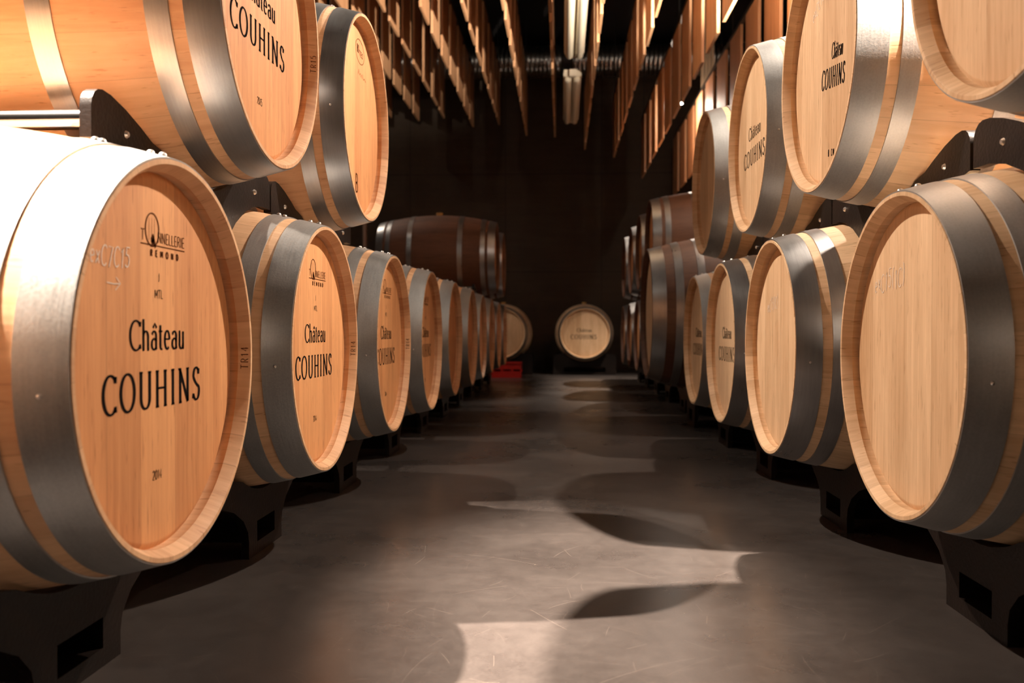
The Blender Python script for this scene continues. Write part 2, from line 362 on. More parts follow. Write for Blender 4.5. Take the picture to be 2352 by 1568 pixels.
SANS = {
 'T': (.6, [[(.3, 0), (.3, 1)], [(.02, 1), (.58, 1)]]), 'O': (.74, [arc(.35, .5, .3, .5, 0, 360, 22)]),
 'N': (.7, [[(.1, 0), (.1, 1)], [(.1, 1), (.55, 0)], [(.55, 0), (.55, 1)]]), 'E': (.55, [[(.1, 0), (.1, 1)], [(.1, 1), (.48, 1)], [(.1, .5), (.42, .5)], [(.1, 0), (.48, 0)]]),
 'L': (.5, [[(.1, 1), (.1, 0)], [(.1, 0), (.46, 0)]]), 'R': (.6, [[(.1, 0), (.1, 1)], [(.1, 1), (.3, 1)] + arc(.3, .75, .2, .25, 90, -90, 10) + [(.1, .5)], [(.28, .5), (.52, 0)]]),
 'I': (.3, [[(.15, 0), (.15, 1)]]), 'M': (.8, [[(.1, 0), (.1, 1)], [(.1, 1), (.38, .25)], [(.38, .25), (.66, 1)], [(.66, 1), (.66, 0)]]),
 'D': (.66, [[(.1, 0), (.1, 1)], [(.1, 1), (.25, 1)] + arc(.25, .5, .33, .5, 90, -90, 14) + [(.1, 0)]]),
 'J': (.4, [[(.28, 1), (.28, .15)] + arc(.16, .15, .12, .15, 0, -110, 6)]), 'B': (.6, [[(.1, 0), (.1, 1)], [(.1, 1), (.28, 1)] + arc(.28, .76, .19, .24, 90, -90, 8) + [(.1, .52)], [(.28, .52)] + arc(.28, .26, .23, .26, 90, -90, 8) + [(.1, 0)]]),
 'C': (.62, [arc(.36, .5, .3, .5, 45, 315, 18)]), 'x': (.45, [[(.05, .6), (.38, 0)], [(.38, .6), (.05, 0)]]),
 'e': (.46, [[(.06, .3), (.38, .34)] + arc(.22, .3, .16, .3, 10, 310, 14)]),
 '0': (.6, [arc(.28, .5, .22, .5, 0, 360, 20)]), '1': (.45, [[(.08, .78), (.26, 1), (.26, 0)]]),
 '2': (.58, [arc(.27, .74, .2, .26, 165, -25, 12) + [(.06, 0), (.5, 0)]]), '4': (.6, [[(.40, 0), (.40, 1), (.04, .3), (.54, .3)]]),
 '5': (.56, [[(.46, 1), (.13, 1), (.10, .56)] + arc(.25, .31, .23, .31, 110, -140, 14)]), '7': (.55, [[(.05, 1), (.48, 1), (.2, 0)]]),
 '(': (.35, [arc(.40, .5, .28, .75, 125, 235, 10)]), ')': (.35, [arc(-.02, .5, .28, .75, 55, -55, 10)]), ' ': (.45, []),
}
SANS['X'] = (.6, [[(.05, 1), (.52, 0)], [(.52, 1), (.05, 0)]])
def text_polys(s, font, cap, width, thick, thin, cx=0.0, base=0.0, track=0.0, slant=0.0, jitter=0.0, rnd=None):
    """list of quads in (u, v); width = overall width after squeezing"""
    x = 0; runs = []
    for ch in s:
        adv, st = font[ch]
        jy = rnd.uniform(-jitter, jitter) if rnd else 0
        for p in st: runs.append([(x + a, b + jy) for a, b in p])
        x += adv + (track if adv else 0)
    x -= track
    k = width / x; quads = []
    for p in runs:
        q = [((a - x / 2) * k + cx + slant * b * cap, base + b * cap) for a, b in p]
        ns = []
        for i in range(len(q)):
            a, b = q[max(i - 1, 0)], q[min(i + 1, len(q) - 1)]
            if i == len(q) - 1 and len(q) > 2 and math.dist(q[0], q[-1]) < 1e-6: a, b = q[-2], q[1]
            if i == 0 and len(q) > 2 and math.dist(q[0], q[-1]) < 1e-6: a, b = q[-2], q[1]
            dx, dy = b[0] - a[0], b[1] - a[1]; L = math.hypot(dx, dy) or 1
            w_ = (thin + (thick - thin) * (abs(dy) / L) ** 1.5) / 2
            ns.append((-dy / L * w_, dx / L * w_))
        for i in range(len(q) - 1):
            quads.append([(q[i][0] + ns[i][0], q[i][1] + ns[i][1]), (q[i][0] - ns[i][0], q[i][1] - ns[i][1]),
                          (q[i + 1][0] - ns[i + 1][0], q[i + 1][1] - ns[i + 1][1]), (q[i + 1][0] + ns[i + 1][0], q[i + 1][1] + ns[i + 1][1])])
    return quads
def polys_me(name, quads, x, zc, rot=0.0):
    """lay quads on the head plane at local x, as a 0.3 mm thick film of ink facing +x"""
    c, s = math.cos(rot), math.sin(rot); vs, fs = [], []
    for q in quads:
        area = sum(q[i][0] * q[(i + 1) % 4][1] - q[(i + 1) % 4][0] * q[i][1] for i in range(4))
        if area < 0: q = q[::-1]
        n = len(vs)
        for u, v in q: vs.append((x, u * c - v * s, zc + u * s + v * c))
        fs.append((n, n + 1, n + 2, n + 3))
    return mesh_from(name, vs, fs)

# ------------------------------------------------------------------ barrels
class Spec:
    def __init__(s, L, RH, RB, hoops, thick=0.0025, ch=0.030):
        s.L, s.RH, s.RB, s.hoops, s.th, s.ch = L, RH, RB, hoops, thick, ch; s.h = L / 2
    def r(s, t):     # outer wood radius at distance t from the nearer end
        return s.RB - (s.RB - s.RH) * abs((s.h - t) / s.h) ** 2.0
STD = Spec(0.95, 0.2815, 0.345, [(0.0015, 0.058), (0.080, 0.116), (0.256, 0.294)])
BIG = Spec(1.10, 0.342, 0.425, [(0.0015, 0.070), (0.115, 0.155), (0.225, 0.262)])
def rivet_me(name, t, ang, S, rr=0.0058):
    """low dome standing on the hoop surface"""
    r = S.r(t) + S.th; x = S.h - t; kk = rr / 0.0058
    n = Vector((0, math.sin(ang), math.cos(ang))); p = Vector((x, r * n.y, S.RB + r * n.z)); q = n.to_track_quat('Z', 'Y')
    vs, fs = [], []; prof = [(rr * 1.05, -0.0008), (rr, 0.001 * kk), (rr * .8, 0.0032 * kk), (rr * .45, 0.0045 * kk), (0, 0.005 * kk)]; seg = 14; k = len(prof)
    for i in range(seg):
        a = 2 * PI * i / seg
        for pr, h in prof: vs.append(tuple(p + q @ Vector((pr * math.cos(a), pr * math.sin(a), h))))
    for i in range(seg):
        j = (i + 1) % seg
        for m_ in range(k - 1): fs.append((i * k + m_, j * k + m_, j * k + m_ + 1, i * k + m_ + 1))
    return mesh_from(name, vs, fs, True)
_cache = {}
def barrel_meshes(S):
    key = id(S)
    if key in _cache: return _cache[key]
    n = 28; h = S.h; k = S.RH / 0.2815
    out = [(-h + S.L * i / n, S.r(min(S.L * i / n, S.L - S.L * i / n))) for i in range(n + 1)]
    rin = S.RH - 0.0245 * k
    end = [(h, S.RH - 0.0065 * k), (h - 0.0015, S.RH - 0.0080 * k), (h - 0.019, S.RH - 0.0165 * k), (h - 0.0200, S.RH - 0.0158 * k), (h - 0.036, S.RH - 0.0158 * k), (h - 0.060, rin - 0.006)]
    prof = out + end + [(-x, r) for x, r in end[::-1]]
    D = {'staves': lathe_x('staves', prof, S.RB, 108)}
    hd = [(h - S.ch, 0.0), (h - S.ch, rin - 0.002), (h - S.ch - 0.0005, rin + 0.001), (h - S.ch - 0.005, S.RH - 0.0160 * k), (h - S.ch - 0.018, rin - 0.004), (h - S.ch - 0.018, 0.0)]
    D['head_f'] = lathe_x('head', hd, S.RB, 96, False); D['head_b'] = lathe_x('head', [(-x, r) for x, r in hd], S.RB, 96, False)
    D['hoops'] = []
    for sgn in (1, -1):
        for i, (t0, t1) in enumerate(S.hoops):
            m = 4; o_ = []; in_ = []
            for j in range(m + 1):
                t = t0 + (t1 - t0) * j / m; x = sgn * (h - t)
                o_.append((x, S.r(t) + S.th)); in_.append((x, S.r(t) + 0.0002))
            D['hoops'].append((sgn, i, lathe_x('hoop', o_ + in_[::-1], S.RB, 108)))
    D['rivets'] = [[rivet_me('rivet', (t0 + t1) / 2 - 0.008 * (1 if i else 1.3), (-.06 - .10 * i), S), rivet_me('rivet', (t0 + t1) / 2 + 0.010 * (1 if i else 1.4), (-.01 - .10 * i), S)] for i, (t0, t1) in enumerate(S.hoops)]
    D['nails'] = [rivet_me('nail', S.hoops[0][1] * .55, a, S, 0.0030) for a in (math.radians(96), math.radians(-96))]
    D['bung'] = cyl_me('bung', (0, 0, S.RB * 2 - 0.004), (0, 0, S.RB * 2 + 0.022), 0.024, 20, r2=0.028)
    _cache[key] = D; return D

X_HEAD = STD.h - STD.ch + 0.0005
def head_text(kind, seed=0):
    """returns list of (part name, mesh, material) lying on the head"""
    rnd = random.Random(seed); out = []; zc = STD.RB
    def chateau(year=None, w1=0.170, w2=0.294, c1=0.040, c2=0.050, cx=-0.009, rot=0.0, dv=0.0):
        for q in (text_polys('Cha^teau', SERIF, c1, w1, 0.0058, 0.0024, cx, 0.0155 + dv, 0.045), text_polys('COUHINS', SERIF, c2, w2, 0.0076, 0.0030, cx - 0.007, -0.0655 + dv, 0.16)):
            out.append(('lettering', polys_me('lettering', q, X_HEAD, zc, rot), M['ink']))
        if year: out.append(('year_stamp', polys_me('year_stamp', text_polys(year, SANS, 0.013, 0.028, 0.0014, 0.0011, cx - 0.007, -0.168), X_HEAD, zc), M['ink']))
    def cooper():
        q = text_polys('NNELLERIE', SANS, 0.0150, 0.088, 0.0016, 0.0011, 0.032, 0.1665)
        q += text_polys('T', SANS, 0.0150, 0.011, 0.0016, 0.0011, -0.056, 0.1665)
        q += text_polys('REMOND', SANS, 0.0085, 0.088, 0.0030, 0.0024, 0.010, 0.1465, 0.9)
        q += [[(-.062, .1625), (.076, .1625), (.076, .1610), (-.062, .1610)]]
        big = {'O': (1, [arc(.5, .5, .5, .5, 0, 360, 40)])}
        q += text_polys('O', big, 0.046, 0.040, 0.0030, 0.0016, -0.028, 0.160)
        q += text_polys('O', {'O': (1, [[(.45, .02), (.36, .22), (.5, .34), (.60, .22), (.72, .04)], [(.36, .08), (.6, .3), (.5, .1), (.85, -.06)], [(.42, .2), (.62, .12)]])}, 0.042, 0.024, 0.0050, 0.0035, -0.026, 0.162)
        for dx in (-.030, -.022, -.014): q += [[(-.008 + dx, .168), (-.0073 + dx, .168), (-.0073 + dx, .199), (-.008 + dx, .199)]]
        out.append(('cooper_stamp', polys_me('cooper_stamp', q, X_HEAD, zc), M['brand']))
        q = text_polys('J', SANS, 0.0115, 0.005, 0.0012, 0.001, -0.009, 0.112) + text_polys('MTL', SANS, 0.0115, 0.026, 0.0013, 0.001, -0.009, 0.088)
        out.append(('grade_stamp', polys_me('grade_stamp', q, X_HEAD, zc), M['ink']))
    def chalk(s, cx, base, cap, width, rot=0.0, arrow=False):
        q = text_polys(s, SANS, cap, width, 0.0018, 0.0015, cx, base, 0.06, 0.12, 0.12, rnd)
        if arrow: q += text_polys('a', {'a': (1, [[(0, .5), (.5, .45), (1, .5)], [(.66, .85), (1, .5), (.62, .1)]])}, 0.022, 0.034, 0.0015, 0.0013, cx + 0.008, base - 0.032)
        out.append(('chalk_note', polys_me('chalk_note', q, X_HEAD + 0.0002, zc, rot), M['chalk']))
    def foot_code(s, cx, base, rot):
        out.append(('cooper_code', polys_me('cooper_code', text_polys(s, SANS, 0.014, 0.10, 0.0026, 0.002, cx, base, 0.5), X_HEAD, zc, rot), M['ink']))
    if kind == 'l1': chateau('2014'); cooper(); chalk('exC7C15', -0.142, 0.124, 0.026, 0.098, 0.0, True)
    elif kind == 'l': chateau('2014'); cooper()
    elif kind == 'ul1': chateau('2015')
    elif kind == 'oval':
        big = {'O': (1, [arc(.5, .5, .5, .5, 0, 360, 40)])}
        q = text_polys('O', big, 0.066, 0.105, 0.0022, 0.0016, 0.02, 0.165) + text_polys('BO', SANS, 0.022, 0.022, 0.003, 0.002, -0.004, 0.190) + text_polys('TES', {**SANS, 'S': SERIF['S']}, 0.014, 0.045, 0.0024, 0.0018, 0.032, 0.187)
        q += text_polys('s', {'s': (1, [[(0, .2), (.1, .9), (.2, .3), (.3, .6), (.36, .2), (.44, .6), (.52, .2), (.6, .8), (.68, .2), (.8, .5), (1.0, .3)]])}, 0.024, 0.095, 0.0022, 0.0016, 0.045, 0.125)
        out.append(('cooper_stamp', polys_me('cooper_stamp', q, X_HEAD, zc), M['brand']))
        q = [[(-.030, -.20), (.006, -.20), (.010, -.155), (-.030, -.160)]]
        out.append(('wine_stain', polys_me('wine_stain', text_polys('B', SANS, 0.05, 0.03, 0.006, 0.005, -0.02, -0.205), X_HEAD, zc), M['brand']))
    elif kind == 'ur2':
        for q in (text_polys('Cha^teau', SERIF, 0.034, 0.078, 0.0034, 0.0016, 0.070, 0.004, 0.045), text_polys('COUHINS', SERIF, 0.043, 0.163, 0.0052, 0.0023, 0.048, -0.056, 0.16)):
            out.append(('lettering', polys_me('lettering', q, X_HEAD, zc, -0.15), M['ink']))
        foot_code('B CM M ML', 0.085, -0.205, -0.12); chalk('exCE15', -0.03, 0.150, 0.03, 0.09, 0.25)
    elif kind == 'ur1': foot_code('B CM M ML', 0.02, -0.07, -0.1)
    elif kind == 'r1': chalk('exC15(1C)', -0.090, 0.125, 0.034, 0.145, 0.05)
    elif kind == 'r2': chalk('exC15(1C)', -0.060, 0.105, 0.032, 0.115, 0.08)
    elif kind == 'c': chateau()
    return out
def rim_text(s, S):
    """stamp laid over the inner bevel of the chime, reading upward on the right-hand side"""
    vs, fs = [], []
    for q in text_polys(s, SANS, 1.0, 0.040, 0.0017, 0.09, 0.0, 0.0, 0.25):
        pts = []
        for u, v in q:
            t = 0.0035 + v * 0.011; r = S.RH - 0.0080 - (t - 0.0015) / 0.0175 * 0.0085 - 0.0004
            a = PI / 2 - (u - 0.0) / S.RH + 0.02
            pts.append((S.h - t, r * math.sin(a), S.RB + r * math.cos(a)))
        n = len(vs); vs += pts; fs.append((n, n + 1, n + 2, n + 3))
    return mesh_from('rim_stamp', vs, fs)
def make_barrel(name, label, Xh, Y, zc, side, tone='warm', metal='steel', text=None, seed=0, detail=2, S=STD, group=None, rz=None, rim=None, bung=False, spin=0.0):
    """side -1: stands left of the aisle, head facing +x; side +1: right of the aisle; rz overrides"""
    D = barrel_meshes(S)
    if rz is None:
        rz = 0.0 if side < 0 else PI; loc = (Xh - S.h if side < 0 else Xh + S.h, Y, zc - S.RB)
    else: loc = (Xh, Y, zc - S.RB)
    t = thing(name, label, 'barrel', loc, rz, group)
    big = S is BIG
    ms = M['staves_big'] if big else M['staves_' + tone]; mh = M['head_big'] if big else M['head_' + ('warm' if tone == 'dark' else tone)]
    link('staves', D['staves'], ms, t)
    hf = link('head', D['head_f'], mh, t); link('head', D['head_b'], mh, t)
    for sgn, i, me in D['hoops']:
        hp = link('hoop', me, M[metal], t)
        if detail > 1 and sgn > 0:
            for rm in D['rivets'][i]: link('rivet', rm, M['rivet'], hp)
            if i == 0 and text not in ('ur1', 'ur2', 'ul1'): link('nail', D['nails'][0 if (rz or 0) > 1 else 1], M['rivet'], hp)
    if bung: link('bung', D['bung'], M['bung'], t, label='pale bung in the middle of the top stave')
    if text:
        for nm, me, mt in head_text(text, seed): link(nm, me, mt, hf)
    if rim: link('rim_stamp', rim_text(rim, S), M['brand'], hf)
    return t

ZL, ZU = 0.467, 1.103
G_LL = 'barrels in the lower row left of the aisle'; G_LR = 'barrels in the lower row right of the aisle'
G_UL = 'barrels in the upper row left of the aisle'; G_UR = 'barrels in the upper row right of the aisle'; G_B = 'barrels against the end wall'
left_low = [
 (-.543, 1.216, 'l1', 'nearest lower oak barrel on the left, chalk arrow and code on its head', 'warm', 'TR14'),
 (-.543, 2.004, 'l', 'lower left oak barrel directly behind the big chalk-marked one, whole black lettering showing', 'warm', 'TR14'),
 (-.538, 2.791, 'l', 'lower left oak barrel third from the front, first letter hidden by its grey hoop', 'warm', 'TR14'),
 (-.534, 3.575, 'l', 'lower left oak barrel fourth from the front, sunlit-bright patch on its grey hoop', 'warm', None),
 (-.535, 4.367, None, 'lower left oak barrel fifth from the front, dim reddish head', 'warm', None),
 (-.530, 5.159, None, 'lower left oak barrel sixth from the front, narrow shaded head', 'warm', None),
 (-.540, 5.950, None, 'lower left oak barrel seventh from the front, thin sliver of dark head', 'warm', None),
 (-.543, 6.740, None, 'lower left oak barrel third from the far end of its row, thin sliver', 'warm', None),
 (-.545, 7.530, None, 'lower left oak barrel second from the far end of its row, thin sliver', 'warm', None),
 (-.545, 8.320, None, 'farthest lower left oak barrel, sliver in front of the pale round head', 'warm', None)]
left_low[3] = left_low[3][:3] + ('lower left oak barrel fourth from the front, bright lit patch on its grey hoop',) + left_low[3][4:]
for i, (x, y, tx, lab, tone, rim) in enumerate(left_low):
    make_barrel('oak_barrel', lab, x, y, ZL, -1, tone, 'zinc', tx, i, 2 if i < 6 else 1, STD, G_LL, rim=rim)
make_barrel('oak_barrel', 'huge upper left oak barrel cut by the top edge, resting on the glossy horned cradle', -.544, 1.642, ZU + .002, -1, 'warm', 'steel', 'ul1', 20, 2, STD, G_UL, rim='TR15')
make_barrel('oak_barrel', 'upper left oak barrel with an oval cooper stamp high on its head', -.546, 2.435, ZU - .001, -1, 'warm', 'steel', 'oval', 21, 2, STD, G_UL)
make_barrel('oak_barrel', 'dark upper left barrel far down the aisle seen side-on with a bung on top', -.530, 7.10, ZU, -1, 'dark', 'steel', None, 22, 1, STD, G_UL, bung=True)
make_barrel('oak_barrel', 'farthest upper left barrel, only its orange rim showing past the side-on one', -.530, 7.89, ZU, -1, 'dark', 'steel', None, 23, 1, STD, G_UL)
make_barrel('oak_barrel', 'lower left oak barrel just beside the viewpoint, outside the left edge', -.543, .425, ZL, -1, 'warm', 'zinc', None, 30, 1, STD, G_LL)
make_barrel('oak_barrel', 'lower right oak barrel just beside the viewpoint, outside the right edge', .574, .760, ZL, 1, 'pale', 'zinc', None, 31, 1, STD, G_LR)
right_low = [
 (.574, 1.554, 'r1', 'nearest lower oak barrel on the right, blank pale head with a chalk code', 'pale', 'zinc'),
 (.544, 2.349, 'r2', 'lower right oak barrel second from the front, polished hoops and faint chalk code', 'pale', 'steel'),
 (.558, 3.144, 'c', 'lower right oak barrel third from the front, narrow pale head', 'pale', 'steel'),
 (.580, 3.933, 'c', 'lower right oak barrel fourth from the front, beside the large dark cask', 'pale', 'zinc')]
for i, (x, y, tx, lab, tone, mt) in enumerate(right_low):
    make_barrel('oak_barrel', lab, x, y, ZL, 1, tone, mt, tx, 40 + i, 2, STD, G_LR)
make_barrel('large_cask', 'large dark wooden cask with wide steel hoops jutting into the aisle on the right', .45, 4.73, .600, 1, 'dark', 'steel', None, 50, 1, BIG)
right_far = [
 (5.53, 'lower right barrel hidden just behind the large dark cask'),
 (6.32, 'lower right far barrel, first sliver of rim past the large dark cask'),
 (7.11, 'lower right far barrel, second sliver of rim past the large dark cask'),
 (7.90, 'lower right far barrel, third sliver of rim past the large dark cask, gleaming hoop'),
 (8.69, 'farthest lower right barrel, thin sliver beside the round face at the end wall')]
for i, (y, lab) in enumerate(right_far):
    make_barrel('oak_barrel', lab, .600, y, ZL, 1, 'dark', 'steel', None, 60 + i, 1, STD, G_LR)
right_up = [
 (.564, 1.180, 'ur1', 'pale upper right oak barrel in the top right corner, cut by the frame', 'pale', 'zinc'),
 (.556, 1.977, 'ur2', 'upper right oak barrel with tilted black lettering and glaring white hoops', 'pale', 'zinc'),
 (.571, 2.769, 'c', 'upper right oak barrel third from the front, bright hoop, red spot on its rim', 'pale', 'zinc'),
 (.564, 3.568, None, 'upper right oak barrel fourth from the front, under the brightly lit hanging boards', 'pale', 'zinc')]
for i, (x, y, tx, lab, tone, mt) in enumerate(right_up):
    t = make_barrel('oak_barrel', lab, x, y, ZU, 1, tone, mt, tx, 70 + i, 2, STD, G_UR)
    if i == 2:
        vs = [];
        for k in range(14): a = 2 * PI * k / 14; vs.append((STD.h - .0012 - .008 + .006 * math.cos(a) - .001, .0, 0))
        pts = []
        for k in range(16):
            a = 2 * PI * k / 16; tt = .010 + .006 * math.cos(a); r = STD.RH - 0.0080 - (tt - 0.0015) / 0.0175 * 0.0085 - .0004
            an = PI - 0.62 - PI / 2 * 0 + .022 * math.sin(a); pts.append((STD.h - tt, r * math.sin(an), STD.RB + r * math.cos(an)))
        link('red_spot', mesh_from('red_spot', pts, [tuple(range(16))]), M['red'], t, label='small red spot on the rim')
for i, (y, lab) in enumerate([(5.93, 'dark upper right barrel beyond the lit stack, seen side-on, nearest of the far group'),
                              (6.715, 'dark upper right far barrel, first sliver past the side-on one'),
                              (7.50, 'dark upper right far barrel, second sliver, with a gleaming hoop'),
                              (8.30, 'farthest upper right barrel, brightest gleaming hoop against the end wall')]):
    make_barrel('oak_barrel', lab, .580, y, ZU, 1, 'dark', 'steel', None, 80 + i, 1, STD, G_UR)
make_barrel('oak_barrel', 'round oak barrel facing the viewer at the end of the aisle', .258, 10.36, .478, 0, 'pale', 'steel', 'c', 90, 1, STD, G_B, rz=-PI / 2, bung=True)
make_barrel('oak_barrel', 'round oak barrel facing the viewer above the red crate, half hidden by the left row', -.700, 10.30, .478, 0, 'pale', 'steel', None, 91, 1, STD, G_B, rz=-PI / 2, bung=True)

# ------------------------------------------------------------------ rack cradles
def cradle_outline(lower, rb=0.3238, half=0.3925, dy=0.0):
    """(y, z) relative to the barrel centre; dy: offset of the two barrels below"""
    n = 18
    arc_pts = [(rb * math.sin(math.radians(-27 + 54 * i / n)), -rb * math.cos(math.radians(-27 + 54 * i / n))) for i in range(n + 1)]
    dome = [(0.172, -0.283), (0.200, -0.278), (0.240, -0.262), (0.290, -0.245), (0.335, -0.234), (0.360, -0.232), (0.374, -0.235), (0.384, -0.242), (0.3905, -0.252), (half, -0.264)]
    top = [(-y, z) for y, z in dome[::-1]] + arc_pts + dome
    if lower:
        bot = [(half, -0.290), (0.30, -0.315), (0.20, -0.345), (0.145, -0.375), (0.118, -0.405), (0.112, -0.430), (0.112, -0.467)]
        bot = bot + [(-y, z) for y, z in bot[::-1]]
    else:
        ra = 0.3275; dz = -0.636; bot = []
        for s in (1, -1):
            side = []
            for i in range(15):
                a0 = math.asin((0.3955 - (half - s * dy)) / ra)
                a = a0 + (math.radians(134.8) - a0) * i / 14      # arc about the barrel below, from over its top inward
                side.append((s * (0.3955 - ra * math.sin(a)) + dy, dz + ra * math.cos(a)))
            bot += side if s > 0 else side[::-1]
    return top + bot
def make_cradle(label, Xp, Y, zc, lower, side, group, dy=0.0):
    base = 0.0 if lower else zc - 0.8675
    t = thing('barrel_cradle', label, 'rack', (Xp, Y, base), 0.0 if side < 0 else PI, group)
    if side > 0: dy = -dy
    key = ('cr', lower, round(zc, 3), round(dy, 3))
    if key not in _cache:
        dz = zc - base; ol = [(y, dz + z) for y, z in cradle_outline(lower, dy=dy)]
        holes = [[(-.060, .028), (.060, .028), (.060, .075), (-.060, .075)]] if lower else []
        D = {'f': prism_x('side_plate', ol, -0.009, 0.009, holes), 'b': prism_x('side_plate', ol, -0.009 - 0.63, 0.009 - 0.63, holes)}
        zt = dz - 0.262
        D['bars'] = [cyl_me('cross_bar', (-0.622, sy * 0.300, zt), (-0.0088, sy * 0.300, zt), 0.016) for sy in (-1, 1)]
        D['bolts'] = [cyl_me('bolt', (0.0085, sy * 0.289, zt - .022), (0.013, sy * 0.289, zt - .022), 0.0065, 12, r2=0.004) for sy in (-1, 1)]
        if lower:
            pk = bmesh.new()
            for y0, y1, z0, z1 in ((-.063, -.060, .025, .078), (.060, .063, .025, .078), (-.060, .060, .025, .028), (-.060, .060, .075, .078)): bm_box(pk, -.621, -.0092, y0, y1, z0, z1)
            me = bpy.data.meshes.new('fork_pocket'); pk.to_mesh(me); pk.free(); D['pocket'] = me
        _cache[key] = D
    D = _cache[key]
    if lower: link('fork_pocket', D['pocket'], M['plate'], t)
    fp = link('side_plate', D['f'], M['plate'], t); link('side_plate', D['b'], M['plate'], t)
    for m_ in D['bars']: link('cross_bar', m_, M['tube'], t)
    for m_ in D['bolts']: link('bolt', m_, M['rivet'], fp, label='small silver bolt head')
XL, XR = -.703, .727
G_CL = 'black barrel cradles'
def ordinal(k): return (['nearest', 'second', 'third', 'fourth', 'fifth', 'sixth', 'seventh', 'eighth', 'ninth', 'tenth', 'eleventh', 'twelfth', 'thirteenth', 'fourteenth', 'fifteenth', 'sixteenth'])[k]
for i, b in enumerate(left_low):
    make_cradle('black slotted floor cradle under the %s lower barrel of the left row' % ordinal(i), XL, b[1], ZL, True, -1, G_CL)
make_cradle('black slotted floor cradle beside the viewpoint on the left', XL, .425, ZL, True, -1, G_CL)
make_cradle('black slotted floor cradle beside the viewpoint on the right', XR, .760, ZL, True, 1, G_CL)
for i, b in enumerate(right_low):
    make_cradle('black slotted floor cradle under the %s lower barrel of the right row' % ordinal(i), XR, b[1], ZL, True, 1, G_CL)
for i, (y, lab) in enumerate(right_far):
    make_cradle('black floor cradle under the %s barrel beyond the large cask' % ordinal(i), .765, y, ZL, True, 1, G_CL)
make_cradle('black horned cradle with shiny edge between the two biggest left barrels', XL, 1.642, ZU + .002, False, -1, G_CL, -.032)
make_cradle('black cradle holding the upper left barrel with the oval stamp', XL, 2.435, ZU - .001, False, -1, G_CL, -.0375)
make_cradle('black cradle under the side-on upper left barrel far away', -.69, 7.10, ZU, False, -1, G_CL, .035)
make_cradle('black cradle under the farthest upper left barrel', -.69, 7.89, ZU, False, -1, G_CL, .035)
for k, (y, s) in enumerate([(1.180, 'black cradle under the cut-off barrel in the top right corner'), (1.977, 'black cradle under the upper right barrel with glaring hoops'), (2.769, 'black cradle under the upper right barrel with a red spot'), (3.568, 'black cradle under the fourth upper right barrel')]):
    make_cradle(s, XR, y, ZU, False, 1, G_CL, (-.023, -.0255, -.0225, -.0295)[k])
for k, (y, s) in enumerate([(5.93, 'nearest'), (6.715, 'second'), (7.50, 'third'), (8.30, 'farthest')]):
    make_cradle('black cradle under the %s barrel of the far upper right group' % s, .745, y, ZU, False, 1, G_CL)
# stand under the large cask: two saddles joined by rails
t = thing('cask_stand', 'low black stand under the large dark cask', 'rack', (0.0, 4.73, 0.0), 0.0)
for xs in (.70, 1.30):
    tt = min(xs - .45, .45 + 1.10 - xs); rr = BIG.r(tt) + .008; ol = []
    for i in range(19):
        a = math.radians(-40 + 80 * i / 18); ol.append((rr * math.sin(a), .60 - rr * math.cos(a)))
    ol += [(.30, .30), (.28, .16), (.15, .12), (.13, 0), (-.13, 0), (-.15, .12), (-.28, .16), (-.30, .30)]
    link('saddle', prism_x('saddle', ol, xs - .009, xs + .009, [[(-.06, .03), (.06, .03), (.06, .09), (-.06, .09)]]), M['plate'], t)
for sy in (-.22, .22): link('rail', cyl_me('rail', (.70, sy, .20), (1.30, sy, .20), .018), M['tube'], t)
# stands under the two barrels at the end wall
for xb, yb, lab in ((.258, 10.36, 'low black rack under the round barrel at the end of the aisle'), (-.70, 10.30, 'low black rack under the half hidden round barrel by the red crate')):
    t = thing('barrel_rack', lab, 'rack', (xb, yb, 0), 0.0)
    for dy in (-.30, .30):
        rr = STD.r(STD.h - .30) + .003; ol = [(rr * math.sin(math.radians(-45 + 90 * i / 18)), .478 - rr * math.cos(math.radians(-45 + 90 * i / 18))) for i in range(19)]
        ol += [(.34, .235), (.36, .20), (.36, .0), (-.36, .0), (-.36, .20), (-.34, .235)]
        me = prism_x('side_plate', ol, -.012, .012, [[(-.24, .03), (.24, .03), (.24, .09), (-.24, .09)]])
        me.transform(Matrix.Rotation(PI / 2, 4, 'Z')); me.transform(Matrix.Translation((0, dy, 0)))
        link('side_plate', me, M['plate'], t)
    for sx in (-.30, .30): link('rail', cyl_me('rail', (sx, -.30, .12), (sx, .30, .12), .018), M['black'], t)

# red plastic crate
t = thing('plastic_crate', 'small red plastic crate on the floor beside the far left row', 'crate', (-.60, 9.45, 0), 0.0)
cr = bmesh.new()
for z0, z1 in ((.0, .062), (.092, .165)):
    bm_box(cr, -.16, .16, -.11, -.102, z0, z1); bm_box(cr, -.16, .16, .102, .11, z0, z1)
    bm_box(cr, -.16, -.152, -.102, .102, z0, z1); bm_box(cr, .152, .16, -.102, .102, z0, z1)
for xx in (-.16, -.06, .05, .148):
    for yy in (-.11, .102): bm_box(cr, xx, xx + .012, yy, yy + .008, .062, .092)
bm_box(cr, -.152, .152, -.102, .102, .0, .008)
me = bpy.data.meshes.new('crate_body'); cr.to_mesh(me); cr.free(); link('crate_body', me, M['red'], t)
link('crate_rim', box_me('crate_rim', -.168, .168, -.118, -.110, .155, .170, .002), M['red'], t)

# ------------------------------------------------------------------ room shell
struct('floor', box_me('floor', -4.5, 4.5, -3.0, 11.35, -.1, 0.0), M['floor'])
struct('wall_back', box_me('wall_back', -4.5, 4.5, 11.35, 11.5, -.1, 4.2), M['wall'])
struct('wall_left', box_me('wall_left', -4.6, -4.5, -3.0, 11.35, -.1, 4.2), M['wall'])
struct('wall_right', box_me('wall_right', 4.5, 4.6, -3.0, 11.35, -.1, 4.2), M['wall'])
struct('ceiling', box_me('ceiling', -4.5, 4.5, -3.0, 11.35, 4.1, 4.2), M['dark'])

